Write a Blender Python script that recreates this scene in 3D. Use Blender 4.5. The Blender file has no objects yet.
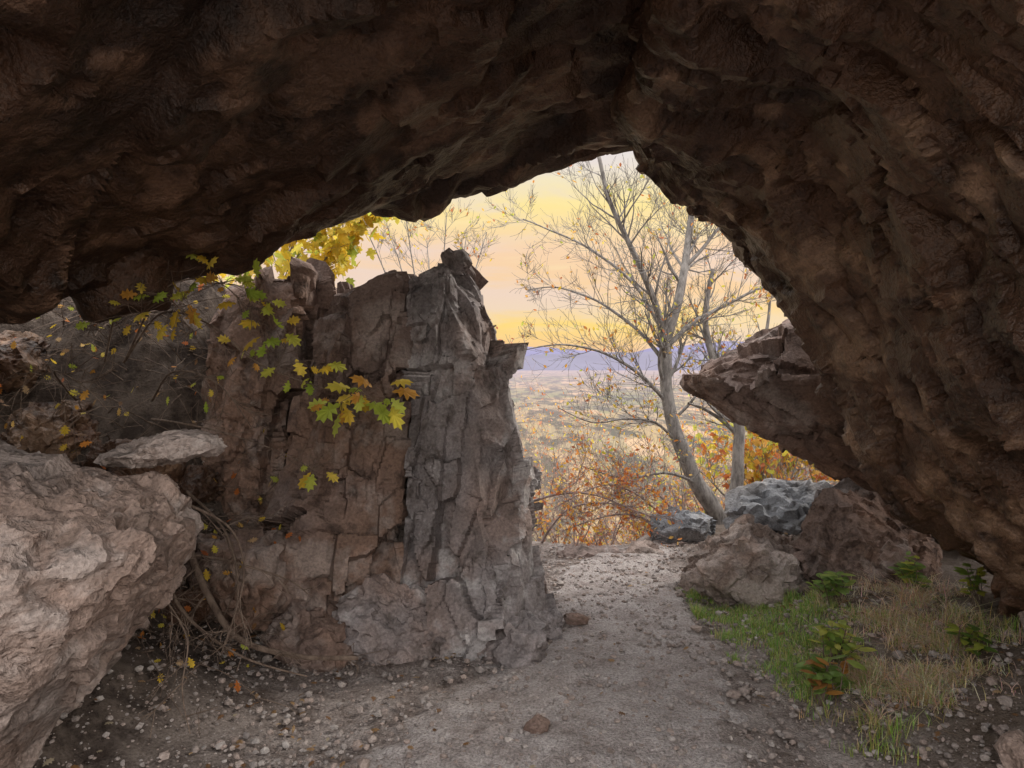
import bpy, bmesh, math, random
import numpy as np
from mathutils import Vector, noise as mn

# ------------------------------------------------------------------ noise
def h3(ix, iy, iz, seed):
    a = (ix*374761393 + iy*668265263 + iz*2147483647 + seed*974634777) & 0xFFFFFFFF
    a = ((a ^ (a >> 13))*1274126177) & 0xFFFFFFFF
    a = ((a ^ (a >> 16))*2246822519) & 0xFFFFFFFF
    a = a ^ (a >> 15)
    return (a & 0xFFFFFF)*(1/float(0xFFFFFF))
def vnoise(p, seed=0):
    f = np.floor(p); t = p-f; t = t*t*(3-2*t); i = f.astype(np.int64)
    r = 0
    for dx in (0, 1):
        for dy in (0, 1):
            for dz in (0, 1):
                w = (t[:, 0] if dx else 1-t[:, 0])*(t[:, 1] if dy else 1-t[:, 1])*(t[:, 2] if dz else 1-t[:, 2])
                r = r + w*h3(i[:, 0]+dx, i[:, 1]+dy, i[:, 2]+dz, seed)
    return r*2-1
def fbm(p, octv=5, gain=.5, seed=0):
    r = 0; a = 1.; s = 0
    for k in range(octv):
        r = r + a*vnoise(p*(2.03**k)+k*17.3, seed+k); s += a; a *= gain
    return r/s
def ridged(p, octv=4, seed=0):
    r = 0; a = 1.; s = 0
    for k in range(octv):
        r = r + a*(1-2*np.abs(vnoise(p*(2.07**k)+k*9.1, seed+k))); s += a; a *= .5
    return r/s
def facet(p, seed=0, slope=1.0, ret_id=False):
    """planar chips: every voronoi cell is its own tilted plane"""
    f = np.floor(p).astype(np.int64)
    best = np.full(len(p), 1e9); bc = np.zeros((len(p), 3), np.int64); bd = np.zeros((len(p), 3))
    for dx in (-1, 0, 1):
        for dy in (-1, 0, 1):
            for dz in (-1, 0, 1):
                c0, c1, c2 = f[:, 0]+dx, f[:, 1]+dy, f[:, 2]+dz
                d0 = p[:, 0]-c0-h3(c0, c1, c2, seed+1); d1 = p[:, 1]-c1-h3(c0, c1, c2, seed+2); d2 = p[:, 2]-c2-h3(c0, c1, c2, seed+3)
                dd = d0*d0+d1*d1+d2*d2
                m = dd < best
                best[m] = dd[m]
                bc[m, 0] = c0[m]; bc[m, 1] = c1[m]; bc[m, 2] = c2[m]
                bd[m, 0] = d0[m]; bd[m, 1] = d1[m]; bd[m, 2] = d2[m]
    val = .5*(h3(bc[:, 0], bc[:, 1], bc[:, 2], seed+7)*2-1)
    for k in range(3):
        val += slope*(h3(bc[:, 0], bc[:, 1], bc[:, 2], seed+4+k)*2-1)*bd[:, k]
    if ret_id: return val, h3(bc[:, 0], bc[:, 1], bc[:, 2], seed+9)
    return val
def sfacet(p, seed=0, k=22., slope=1.5, off=.3):
    """the same chips with worn, rounded edges"""
    f = np.floor(p).astype(np.int64)
    W = np.full(len(p), 1e-12); V = np.zeros(len(p))
    for dx in (-1, 0, 1):
        for dy in (-1, 0, 1):
            for dz in (-1, 0, 1):
                c0, c1, c2 = f[:, 0]+dx, f[:, 1]+dy, f[:, 2]+dz
                d0 = p[:, 0]-c0-h3(c0, c1, c2, seed+1); d1 = p[:, 1]-c1-h3(c0, c1, c2, seed+2); d2 = p[:, 2]-c2-h3(c0, c1, c2, seed+3)
                dd = d0*d0+d1*d1+d2*d2
                m = np.nonzero(dd < 1.1)[0]
                if len(m) == 0: continue
                a0, a1, a2 = c0[m], c1[m], c2[m]
                val = off*(h3(a0, a1, a2, seed+7)*2-1)+slope*((h3(a0, a1, a2, seed+4)*2-1)*d0[m]+(h3(a0, a1, a2, seed+5)*2-1)*d1[m]+(h3(a0, a1, a2, seed+6)*2-1)*d2[m])
                w = np.exp(-k*dd[m])
                W[m] += w; V[m] += w*val
    return V/W
def sstep(a, b, x):
    t = np.clip((x-a)/(b-a), 0, 1); return t*t*(3-2*t)

# ------------------------------------------------------------------ mesh helpers
def link(ob):
    bpy.context.scene.collection.objects.link(ob); return ob
def make_obj(name, v, f, mat, smooth=True, center=True, parent=None, rock=None):
    v = np.asarray(v, float)
    c = (v.min(0)+v.max(0))/2 if center else np.zeros(3)
    me = bpy.data.meshes.new(name)
    me.from_pydata((v-c).tolist(), [], f if isinstance(f, list) else f.tolist())
    if smooth: me.polygons.foreach_set('use_smooth', [True]*len(me.polygons))
    me.materials.append(mat)
    if rock is not None:     # slow variation of the stone, stored per vertex
        a = .5+.5*fbm(v*1.6+rock, 4, .55, seed=300)*1.6
        b = .5+.5*fbm(v*4.2+rock+7, 5, .7, seed=310)*1.4
        w = np.stack([fbm(v*6+31*k, 2, seed=350+k) for k in range(3)], 1)*.3
        _, c3 = facet(v*5.+w, 320, 1, True)
        ca = me.color_attributes.new('Tint', 'FLOAT_COLOR', 'POINT')
        ca.data.foreach_set('color', np.stack([a, b, c3, np.ones(len(v))], 1).astype(np.float32).ravel())
        me.update()
        me.set_sharp_from_angle(angle=math.radians(30))
    ob = bpy.data.objects.new(name, me); ob.location = c
    me.update()
    if parent: ob.parent = parent
    return link(ob)
def resample(arr, n, closed, smooth):
    K = arr.shape[0]
    nxt = np.roll(arr, -1, 0)
    seg = np.linalg.norm(nxt-arr, axis=2).mean(1)
    if not closed: seg = seg[:-1]
    cum = np.concatenate([[0], np.cumsum(seg)])
    s = np.linspace(0, cum[-1], n, endpoint=not closed)
    idx = np.clip(np.searchsorted(cum, s, side='right')-1, 0, len(seg)-1)
    t = ((s-cum[idx])/np.maximum(seg[idx], 1e-9))[:, None, None]
    def g(i):
        return arr[i % K] if closed else arr[np.clip(i, 0, K-1)]
    p0, p1, p2, p3 = g(idx-1), g(idx), g(idx+1), g(idx+2)
    lin = p1+(p2-p1)*t
    if smooth <= 0: return lin
    cr = .5*((2*p1)+(-p0+p2)*t+(2*p0-5*p1+4*p2-p3)*t**2+(-p0+3*p1-3*p2+p3)*t**3)
    return lin*(1-smooth)+cr*smooth
def displace(v, f, fn):
    me = bpy.data.meshes.new('tmp'); me.from_pydata(v.tolist(), [], f)
    bm = bmesh.new(); bm.from_mesh(me); bmesh.ops.recalc_face_normals(bm, faces=bm.faces)
    bm.to_mesh(me); bm.free()
    nn = np.zeros(len(v)*3); me.vertices.foreach_get('normal', nn); nn = nn.reshape(-1, 3)
    f2 = [tuple(p.vertices) for p in me.polygons]
    bpy.data.meshes.remove(me)
    return v+nn*fn(v)[:, None], f2
def grid_faces(nu, nv, closed_v):
    fs = []
    for i in range(nu-1):
        a = i*nv; b = (i+1)*nv
        for j in range(nv-1): fs.append((a+j, a+j+1, b+j+1, b+j))
        if closed_v: fs.append((a+nv-1, a, b, b+nv-1))
    return fs
def loft(name, rings, nu, nv, mat, fn, smu=0., smv=0., parent=None):
    A = np.array(rings, float)
    A = resample(A, nu, False, smu)
    A = resample(A.transpose(1, 0, 2), nv, True, smv).transpose(1, 0, 2)
    def cap(r):
        c = r.mean(0); return [c+(r-c)*k for k in (.95, .88, .8, .7, .6, .5, .4, .3, .2, .1, .01)]
    L = cap(A[0])[::-1]+list(A)+cap(A[-1])
    A = np.array(L); nU = len(A)
    v = A.reshape(-1, 3); f = grid_faces(nU, nv, True)
    f.append(tuple(range(nv))[::-1]); f.append(tuple((nU-1)*nv+j for j in range(nv)))
    v, f = displace(v, f, fn)
    return make_obj(name, v, f, mat, parent=parent, rock=v[0, 0])
def along(d, k):
    """matrix that compresses noise coordinates along direction d (features stretch along d)"""
    d = np.array(d, float); d /= np.linalg.norm(d)
    return np.eye(3)-(1-k)*np.outer(d, d)
def rockfn(a1, s1, a2, s2, a3, s3, seed=0, st=(1, 1, 1), a4=0.004, warp=.25, fine=.35):
    st = np.array(st, float)
    if st.ndim == 1: st = np.diag(st)
    def fn(v):
        q = v@st
        w = np.stack([fbm(q/s1*1.3+31*k, 3, seed=seed+50+k) for k in range(3)], 1)*warp
        d = a1*facet(q/s1+w, seed)+a2*facet(q/s2+w*.8, seed+11)+a3*fbm(q/s3, 4, seed=seed+23)
        mask = sstep(-.35, .35, fbm(v*2.1, 2, seed=seed+77))
        d += a4*2.4*facet(q/(s2*.36)+w*2, seed+31)*(.2+.8*mask)
        d += a4*fine*fbm(v/.05, 3, seed=seed+5)
        return d
    return fn
def wornfn(a1, s1, a2, s2, a3, s3, seed=0, st=(1, 1, 1), a4=0.006, warp=.4, k1=20., k2=14., chip=.4):
    """weathered rock: broad slabs with rounded arrises, sharp chips here and there, fine grain"""
    st = np.array(st, float)
    if st.ndim == 1: st = np.diag(st)
    def fn(v):
        q = v@st
        w = np.stack([fbm(q/s1*1.5+31*k, 3, seed=seed+50+k) for k in range(3)], 1)*warp
        d = a1*sfacet(q/s1+w, seed, k1)+a2*sfacet(q/s2+w*1.1, seed+11, k2)
        d += a3*fbm(v/s3, 5, .5, seed=seed+23)
        m = sstep(-.15, .35, fbm(v*1.7, 2, seed=seed+77))
        d += a2*.35*m*sfacet(q/(s2*.40)+w*1.5, seed+37, 60.)
        m2 = sstep(-.05, .3, fbm(v*1.3+9, 2, seed=seed+79))
        d += a2*chip*m2*facet(q/(s2*.8)+w*.8, seed+61, 1.2)
        d += a2*chip*.45*facet(q/(s2*.33)+w, seed+67, 1.2)
        d += a4*.5*fbm(v/.05, 2, seed=seed+5)
        return d
    return fn
_ico = {}
def ico(n):
    if n not in _ico:
        bm = bmesh.new(); bmesh.ops.create_icosphere(bm, subdivisions=n, radius=1)
        _ico[n] = (np.array([x.co[:] for x in bm.verts]), [tuple(q.index for q in p.verts) for p in bm.faces]); bm.free()
    return _ico[n]
def boulder(name, c, size, mat, seed=0, sub=6, planes=14, rough=.5, rot=0, tilt=0, parent=None, det=1.):
    r = np.random.RandomState(seed)
    d, f = ico(sub)
    N = r.normal(size=(planes, 3)); N /= np.linalg.norm(N, axis=1)[:, None]
    H = .72+.3*r.rand(planes)
    dots = d@N.T
    rad = np.min(np.where(dots > .05, H/np.maximum(dots, .05), 9), axis=1)
    rad = np.minimum(rad, 1.25)
    v = d*rad[:, None]*np.array(size)
    ct, stt = math.cos(tilt), math.sin(tilt)
    v = v@np.array([[ct, 0, -stt], [0, 1, 0], [stt, 0, ct]]).T
    cr, sr = math.cos(rot), math.sin(rot)
    v = v@np.array([[cr, -sr, 0], [sr, cr, 0], [0, 0, 1]]).T
    s = float(np.mean(size))
    v = v+np.array(c)
    v, f = displace(v, f, rockfn(.16*s*rough, .6*s, .10*s*rough, .26*s, .10*s*rough, .4*s, seed, a4=.012*det*s))
    return make_obj(name, v, f, mat, parent=parent, rock=float(seed))

# ------------------------------------------------------------------ node helpers
class NT:
    def __init__(s, name):
        s.m = bpy.data.materials.new(name); s.m.use_nodes = True
        s.t = s.m.node_tree; s.t.nodes.clear()
        s.out = s.n('ShaderNodeOutputMaterial')
    def n(s, ty, **k):
        x = s.t.nodes.new(ty)
        for a, b in k.items(): setattr(x, a, b)
        return x
    def l(s, a, b): s.t.links.new(a, b)
    def noise(s, vec, scale, detail=6, rough=.55, dist=0.):
        x = s.n('ShaderNodeTexNoise'); x.inputs['Scale'].default_value = scale
        x.inputs['Detail'].default_value = detail; x.inputs['Roughness'].default_value = rough
        x.inputs['Distortion'].default_value = dist
        s.l(vec, x.inputs['Vector']); return x.outputs[0]
    def ramp(s, fac, stops):
        x = s.n('ShaderNodeValToRGB'); e = x.color_ramp.elements
        while len(e) < len(stops): e.new(.5)
        for i, (p, c) in enumerate(stops):
            e[i].position = p
            e[i].color = (c[0], c[1], c[2], 1) if hasattr(c, '__len__') else (c, c, c, 1)
        s.l(fac, x.inputs[0]); return x.outputs[0]
    def mix(s, fac, a, b, mode='MIX'):
        x = s.n('ShaderNodeMix', data_type='RGBA', blend_type=mode)
        for sock, val in ((x.inputs[0], fac), (x.inputs[6], a), (x.inputs[7], b)):
            if isinstance(val, bpy.types.NodeSocket): s.l(val, sock)
            elif hasattr(val, '__len__'): sock.default_value = (*val[:3], 1)
            else: sock.default_value = val
        return x.outputs[2]
    def math(s, op, a, b=0., clamp=False):
        x = s.n('ShaderNodeMath', operation=op); x.use_clamp = clamp
        for sock, val in ((x.inputs[0], a), (x.inputs[1], b)):
            if isinstance(val, bpy.types.NodeSocket): s.l(val, sock)
            else: sock.default_value = val
        return x.outputs[0]
    def bump(s, h, strength, dist, nrm=None):
        x = s.n('ShaderNodeBump'); x.inputs['Strength'].default_value = strength
        x.inputs['Distance'].default_value = dist; s.l(h, x.inputs['Height'])
        if nrm: s.l(nrm, x.inputs['Normal'])
        return x.outputs[0]
    def prin(s, col, rough=.9, nrm=None, spec=.25):
        x = s.n('ShaderNodeBsdfPrincipled')
        if isinstance(col, bpy.types.NodeSocket): s.l(col, x.inputs['Base Color'])
        else: x.inputs['Base Color'].default_value = (*col, 1)
        x.inputs['Roughness'].default_value = rough
        x.inputs['Specular IOR Level'].default_value = spec
        if nrm: s.l(nrm, x.inputs['Normal'])
        s.l(x.outputs[0], s.out.inputs[0]); return x

def rock_mat(name, ca, cb, cd, cl, lich=.5, bump=1., rough=.85, sc=8, spec=.3):
    m = NT(name)
    g = m.n('ShaderNodeNewGeometry'); P = g.outputs['Position']
    at = m.n('ShaderNodeAttribute', attribute_name='Tint')
    sp = m.n('ShaderNodeSeparateColor'); m.l(at.outputs['Color'], sp.inputs[0])
    n2 = m.noise(P, sc, 5, .66, 0)
    n3 = m.noise(P, 70, 2, .6)
    c = m.mix(m.ramp(sp.outputs[0], [(.35, 0), (.65, 1)]), ca, cb)
    c = m.mix(m.ramp(n2, [(.34, .8), (.48, 0)]), c, cd)
    c = m.mix(m.math('MULTIPLY', m.ramp(sp.outputs[1], [(.54, 0), (.72, 1)]), lich), c, cl)
    c = m.mix(1., c, m.ramp(sp.outputs[2], [(0, .78), (1, 1.22)]), 'MULTIPLY')
    c = m.mix(.6, c, m.ramp(n3, [(.28, .5), (.5, 1.), (.74, 1.5)]), 'MULTIPLY')
    hgt = m.math('ADD', m.math('MULTIPLY', n2, .030*8/sc), m.math('MULTIPLY', n3, .006))
    b = m.bump(hgt, 1.*bump, 1.)
    m.prin(c, rough, b, spec)
    return m.m

M_grey = rock_mat('rock_grey_mauve', (.255, .228, .228), (.26, .20, .18), (.085, .068, .06), (.45, .43, .43), .75)
M_brown = rock_mat('rock_brown', (.19, .138, .12), (.225, .145, .11), (.06, .04, .034), (.35, .30, .275), .55)
M_pink = rock_mat('rock_pink', (.33, .275, .25), (.29, .215, .18), (.15, .11, .09), (.45, .40, .375), .5, 1.3, sc=10)
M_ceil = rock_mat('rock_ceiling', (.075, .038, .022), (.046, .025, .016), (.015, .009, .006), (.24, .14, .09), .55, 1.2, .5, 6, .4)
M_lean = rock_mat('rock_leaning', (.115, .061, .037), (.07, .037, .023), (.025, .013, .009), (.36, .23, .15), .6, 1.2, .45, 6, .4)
M_blue = rock_mat('rock_bluegrey', (.20, .21, .23), (.26, .25, .25), (.09, .09, .095), (.36, .36, .36), .4)

# ------------------------------------------------------------------ terrain height
def ground_h(x, y):
    p = np.stack([x, y, np.zeros_like(x)], 1)
    near = 1-sstep(7, 14, np.hypot(x, y))
    z = .05*fbm(p*1.3, 5, seed=3)*near+.018*fbm(p*7, 5, seed=8)*near
    z += .45*sstep(-.75, -2.2, x)*sstep(4.6, 3.0, y)            # spill of dirt
    bank = sstep(-1.25, -1.95, x)*sstep(3.3, 4.7, y)*(1-sstep(6.5, 9, y))
    z += 1.95*bank
    z += bank*(.28*fbm(p*2.2, 5, seed=13)+.16*ridged(p*4, 4, seed=17))
    z += 1.7*sstep(-2.5, -3.2, x)*(1-sstep(5, 9, y))*sstep(4.2, 3., y)
    z += .07*fbm(p*2.5, 5, seed=14)*sstep(-1.1, -2., x)*near
    z += .28*sstep(1.15, 2.3, x)*(1-sstep(5.2, 6.5, y))       # right verge
    edge = 5.55+1.4*sstep(1.0, 1.7, x)+.25*vnoise(p*1.1, 88)
    d = np.maximum(y-edge, 0)
    drop = np.where(d < 3, .17*d*d, .17*9+1.02*(d-3))
    far = 150-150*np.exp(-drop/150.)
    z = z-far
    z += sstep(12, 80, y)*12*fbm(p/90, 4, seed=70)*(1-sstep(400, 2500, y))
    z += sstep(700, 2500, y)*(1-sstep(9000, 14000, y))*45*np.maximum(0, fbm(p/1500, 4, seed=75))
    return z
def gh(x, y): return float(ground_h(np.array([float(x)]), np.array([float(y)]))[0])
def geo(a, b, n): return np.geomspace(a, b, n)
xs = np.concatenate([-geo(3.65, 60000, 70)[::-1], np.linspace(-3.6, 3.4, 290), geo(3.45, 60000, 80)])
ys = np.concatenate([-geo(1.1, 4000, 20)[::-1], np.linspace(-1, 1.5, 30), np.linspace(1.53, 7.5, 290), geo(7.6, 60000, 110)])
X, Y = np.meshgrid(xs, ys)
gv = np.stack([X.ravel(), Y.ravel(), ground_h(X.ravel(), Y.ravel())], 1)

def dirt_mat(name, pathy):
    m = NT(name)
    g = m.n('ShaderNodeNewGeometry'); P = g.outputs['Position']
    n2 = m.noise(P, 6, 6, .68); n3 = m.noise(P, 90, 3, .7)
    if pathy:
        c = m.ramp(n2, [(.30, (.23, .19, .175)), (.46, (.38, .335, .32)), (.65, (.48, .44, .43))])
    else:
        c = m.ramp(n2, [(.32, (.13, .10, .085)), (.47, (.27, .228, .21)), (.65, (.40, .355, .335))])
    c = m.mix(.9, c, m.ramp(n3, [(.28, .4), (.5, 1), (.72, 1.55)]), 'MULTIPLY')
    b = m.bump(m.math('ADD', m.math('MULTIPLY', n2, .05), m.math('MULTIPLY', n3, .014)), 1., 1.)
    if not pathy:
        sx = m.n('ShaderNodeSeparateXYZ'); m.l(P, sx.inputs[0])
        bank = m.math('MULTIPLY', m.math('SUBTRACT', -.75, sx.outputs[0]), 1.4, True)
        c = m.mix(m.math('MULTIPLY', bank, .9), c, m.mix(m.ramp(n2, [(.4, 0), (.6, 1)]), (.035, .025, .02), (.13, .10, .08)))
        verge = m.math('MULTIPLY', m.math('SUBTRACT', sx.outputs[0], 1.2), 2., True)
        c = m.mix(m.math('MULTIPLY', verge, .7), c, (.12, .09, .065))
    m.prin(c, .95, b, .15)
    return m.m
def valley_mat():
    m = NT('valley'); g = m.n('ShaderNodeNewGeometry'); P = g.outputs['Position']
    sx = m.n('ShaderNodeSeparateXYZ'); m.l(P, sx.inputs[0])
    yy = sx.outputs[1]
    h1 = m.noise(P, .3, 5, .7)
    c = m.mix(m.ramp(h1, [(.4, 0), (.6, 1)]), (.11, .085, .055), (.24, .17, .11))
    mp = m.n('ShaderNodeMapping'); mp.inputs['Scale'].default_value = (.006, .0022, 0); m.l(P, mp.inputs[0])
    v1 = m.n('ShaderNodeTexVoronoi', feature='F1', distance='CHEBYCHEV'); v1.inputs['Scale'].default_value = 1.; m.l(mp.outputs[0], v1.inputs['Vector'])
    mp2 = m.n('ShaderNodeMapping'); mp2.inputs['Scale'].default_value = (.014, .0035, 0); m.l(P, mp2.inputs[0])
    tr = m.noise(mp2.outputs[0], 1., 6, .72)
    sc_ = m.n('ShaderNodeSeparateColor'); m.l(v1.outputs['Color'], sc_.inputs[0])
    fields = m.ramp(sc_.outputs[0], [(0., (.13, .14, .055)), (.35, (.29, .20, .10)), (.6, (.08, .11, .05)), (.85, (.33, .23, .13))])
    fields = m.mix(m.ramp(tr, [(.46, .9), (.53, 0)]), fields, (.03, .038, .024))
    val = m.math('DIVIDE', m.math('SUBTRACT', yy, 50.), 200., True)
    c = m.mix(val, c, fields)
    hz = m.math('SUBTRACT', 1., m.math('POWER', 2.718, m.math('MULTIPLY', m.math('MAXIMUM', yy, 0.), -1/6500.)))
    c = m.mix(hz, c, (.23, .195, .22))  # aerial haze painted into the ground colour, stronger with distance
    m.prin(c, 1., None, 0.)
    return m.m
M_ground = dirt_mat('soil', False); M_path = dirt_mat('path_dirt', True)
gr = make_obj('ground', gv, grid_faces(len(ys), len(xs), False), M_ground, center=False)
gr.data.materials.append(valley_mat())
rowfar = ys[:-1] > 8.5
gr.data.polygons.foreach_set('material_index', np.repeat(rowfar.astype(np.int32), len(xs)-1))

# path sheet, lying on the ground, its ragged edges dipping under it
py_ = np.linspace(.3, 6.2, 300); u_ = np.linspace(-1, 1, 150)
def half(y): return np.interp(y, [0, 2.5, 3.6, 4.6, 5.6, 7.4], [1.3, 1.15, .80, .55, .55, .8])
def cent(y): return np.interp(y, [0, 2.5, 3.6, 4.6, 5.6, 7.4], [.0, .15, .42, .72, .85, .9])
U, YY = np.meshgrid(u_, py_); Uf = U.ravel(); Yf = YY.ravel()
PX = cent(Yf)+Uf*half(Yf)
pp = np.stack([PX, Yf, 0*Yf], 1)
rag = .34*fbm(pp*3.5, 5, .6, seed=95)
pp[:, 2] = ground_h(PX, Yf)+.014-.075*sstep(.62, 1.05, np.abs(Uf)+rag)+.014*fbm(pp*11, 4, seed=44)
pp[:, 2] -= .05*sstep(.97, 1., np.abs(Uf))
make_obj('path', pp, grid_faces(len(py_), len(u_), False), M_path, center=False)

# ------------------------------------------------------------------ cave roof
st = [(-6, 3.2, 1.78), (-3.6, 3.4, 1.76), (-2.42, 3.5, 1.75), (-2.0, 3.6, 1.75), (-1.76, 3.8, 1.90), (-1.47, 4.0, 2.02), (-1.2, 4.2, 2.18), (-.84, 4.4, 2.31),
      (-.45, 4.6, 2.45), (-.08, 4.7, 2.56), (.21, 4.8, 2.69), (.57, 4.8, 2.77), (.95, 4.8, 2.84), (1.6, 4.7, 2.95), (2.6, 4.5, 3.1)]
rings = []
for x, ye, ze in st:
    prof = [(ye, ze), (ye-.3, ze+.015), (ye-.8, ze+.09), (ye-1.5, ze+.24), (ye-2.4, ze+.42), (.4, ze+.6),
            (.1, ze+.9), (.4, ze+1.6), (1.6, ze+1.9), (ye-.6, ze+1.6), (ye+.15, ze+1.1), (ye+.32, ze+.5), (ye+.2, ze+.12)]
    rings.append([(x, a, b) for a, b in prof])
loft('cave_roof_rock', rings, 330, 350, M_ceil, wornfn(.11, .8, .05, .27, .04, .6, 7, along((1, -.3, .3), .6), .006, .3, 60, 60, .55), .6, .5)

# ------------------------------------------------------------------ leaning boulder on the right
E = [(.88, 4.6, 3.1), (.84, 4.6, 2.76), (.99, 4.55, 2.50), (1.22, 4.5, 2.26), (1.34, 4.4, 2.0), (1.49, 4.3, 1.76), (1.68, 4.2, 1.52), (1.82, 4.05, 1.25), (1.92, 3.9, .90), (2.18, 3.8, .56), (2.54, 3.6, .36), (2.9, 3.4, .1)]
Mi = [(.62, 3.0, 3.0), (.58, 3.0, 2.72), (.86, 2.95, 2.60), (1.17, 2.9, 2.50), (1.34, 2.75, 2.33), (1.47, 2.6, 2.12), (1.60, 2.5, 1.9), (1.70, 2.5, 1.66), (1.93, 2.55, 1.2), (2.2, 2.7, .7), (2.45, 2.7, .38), (2.7, 2.7, .0)]
Bk = [(.55, .6, 3.2), (.55, .6, 3.0), (.85, .6, 2.85), (1.1, .6, 2.7), (1.3, .6, 2.5), (1.5, .6, 2.3), (1.65, .6, 2.0), (1.8, .6, 1.7), (1.95, .6, 1.1), (2.1, .6, .5), (2.25, .6, .1), (2.35, .6, -.3)]
rings = []
for e, mi, b in zip(E, Mi, Bk):
    e, mi, b = map(np.array, (e, mi, b))
    off = np.array([1.3, .0, .75])
    q = mi*.55+e*.45+np.array([-.03, 0, .02])
    rings.append([e, e*.85+mi*.15+np.array([-.03, 0, -.01]), q, mi, mi*.5+b*.5, b, b+off*.4+np.array([0, -.1, 0]), b+off*1.3, mi+off*1.2, e+off*.8+np.array([0, -.1, 0]), e+np.array([.35, .22, .2]), e+np.array([.12, .12, .06])])
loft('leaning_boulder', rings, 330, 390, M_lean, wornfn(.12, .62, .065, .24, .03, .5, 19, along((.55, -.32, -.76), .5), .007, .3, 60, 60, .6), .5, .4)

def yz(x, y0, y1, z0, z1, k=.0):
    return [(x, y0+.10*(y1-y0), z0+.1*(z1-z0)), (x, y0, z0+.55*(z1-z0)), (x, y0+.2*(y1-y0), z1), (x, y0+.75*(y1-y0), z1+k), (x, y1, z0+.6*(z1-z0)), (x, y0+.7*(y1-y0), z0), (x, y0+.35*(y1-y0), z0-.01)]
loft('overhanging_slab', [yz(1.25, 5.1, 5.45, 1.34, 1.42), yz(1.36, 4.95, 5.65, 1.25, 1.49), yz(1.6, 4.85, 5.8, 1.10, 1.60), yz(1.95, 4.7, 5.9, .98, 1.71), yz(2.25, 4.55, 6., .80, 1.9), yz(2.8, 4.4, 6., .5, 2.0), yz(3.8, 4.2, 6., .0, 2.1)],
     180, 190, M_brown, rockfn(.08, .5, .045, .18, .03, .3, 61, along((1, -.2, -.45), .55), .007), 0, .3)

# ------------------------------------------------------------------ standing rock
pil = bpy.data.objects.new('standing_rock', None); link(pil)
def R(z, *pts): return [(p[0], p[1], p[2] if len(p) > 2 else z) for p in pts]
vert = along((.12, .0, 1), .5)
loft('main_block', [
    R(-.25, (-.66, 3.72), (-.1, 3.66), (.27, 4.02), (.12, 5.0), (-.62, 5.0)),
    R(.15, (-.62, 3.78), (-.12, 3.70), (.22, 4.06), (.06, 5.0), (-.6, 5.0)),
    R(.6, (-.60, 3.88), (-.14, 3.83), (.12, 4.14), (.0, 5.0), (-.6, 5.0)),
    R(1.2, (-.58, 3.98), (-.22, 3.93), (-.01, 4.2), (-.1, 4.95), (-.6, 4.95)),
    R(1.7, (-.58, 4.08), (-.30, 4.05), (-.08, 4.3), (-.12, 4.9), (-.58, 4.9)),
    R(1.90, (-.60, 4.14), (-.36, 4.12), (-.15, 4.35), (-.18, 4.8), (-.6, 4.8)),
    R(2.08, (-.60, 4.2, 1.97), (-.40, 4.2, 2.09), (-.30, 4.35, 2.13), (-.33, 4.7, 2.10), (-.6, 4.7, 1.96))],
    300, 350, M_grey, rockfn(.14, .42, .065, .16, .04, .3, 101, vert, .009, .22), 0, 0, pil)
loft('middle_block', [
    R(-.2, (-1.32, 3.85), (-.95, 3.68), (-.58, 3.78), (-.52, 4.9), (-1.3, 4.9)),
    R(.45, (-1.24, 3.92), (-.95, 3.76), (-.60, 3.88), (-.55, 4.9), (-1.25, 4.9)),
    R(.75, (-1.20, 4.02), (-.92, 3.92), (-.61, 3.96), (-.55, 4.9), (-1.2, 4.9)),
    R(1.3, (-1.16, 4.10), (-.92, 4.02), (-.62, 4.06), (-.58, 4.8), (-1.15, 4.8)),
    R(1.75, (-1.12, 4.16), (-.90, 4.12), (-.63, 4.14), (-.6, 4.7), (-1.1, 4.7)),
    R(1.95, (-1.08, 4.25, 1.83), (-.88, 4.22, 1.90), (-.64, 4.24, 1.98), (-.62, 4.6, 1.96), (-1.05, 4.6, 1.85))],
    270, 280, M_brown, rockfn(.12, .36, .06, .15, .04, .3, 131, vert, .009, .22), 0, 0, pil)
loft('left_block', [
    R(.0, (-2.0, 4.1), (-1.6, 3.95), (-1.24, 4.05), (-1.2, 5.0), (-1.9, 5.0)),
    R(.8, (-1.85, 4.2), (-1.6, 4.08), (-1.27, 4.14), (-1.2, 5.0), (-1.8, 5.0)),
    R(1.5, (-1.78, 4.3), (-1.55, 4.2), (-1.27, 4.22), (-1.2, 5.0), (-1.7, 5.0)),
    R(1.9, (-1.70, 4.45), (-1.5, 4.35), (-1.24, 4.35), (-1.2, 4.9), (-1.6, 4.9)),
    R(2.05, (-1.62, 4.5, 1.98), (-1.48, 4.45, 2.04), (-1.26, 4.45, 2.02), (-1.25, 4.8, 2.), (-1.55, 4.8, 2.))],
    210, 230, M_brown, rockfn(.12, .36, .06, .14, .04, .3, 151, vert, .009, .22), 0, 0, pil)
boulder('base_block_a', (-1.42, 3.8, .42), (.22, .25, .26), M_brown, 5, 5, 8, .9, parent=pil)
boulder('base_block_b', (-1.05, 3.70, .10), (.24, .2, .17), M_brown, 8, 5, 8, .9, parent=pil)
boulder('base_block_c', (-.62, 3.74, .14), (.26, .14, .20), M_grey, 12, 5, 8, .9, parent=pil)
boulder('base_block_d', (-.02, 3.78, .03), (.20, .18, .14), M_grey, 15, 5, 8, .9, parent=pil)
boulder('base_block_f', (.14, 4.0, .03), (.12, .12, .12), M_grey, 25, 5, 8, .9, parent=pil)

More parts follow.
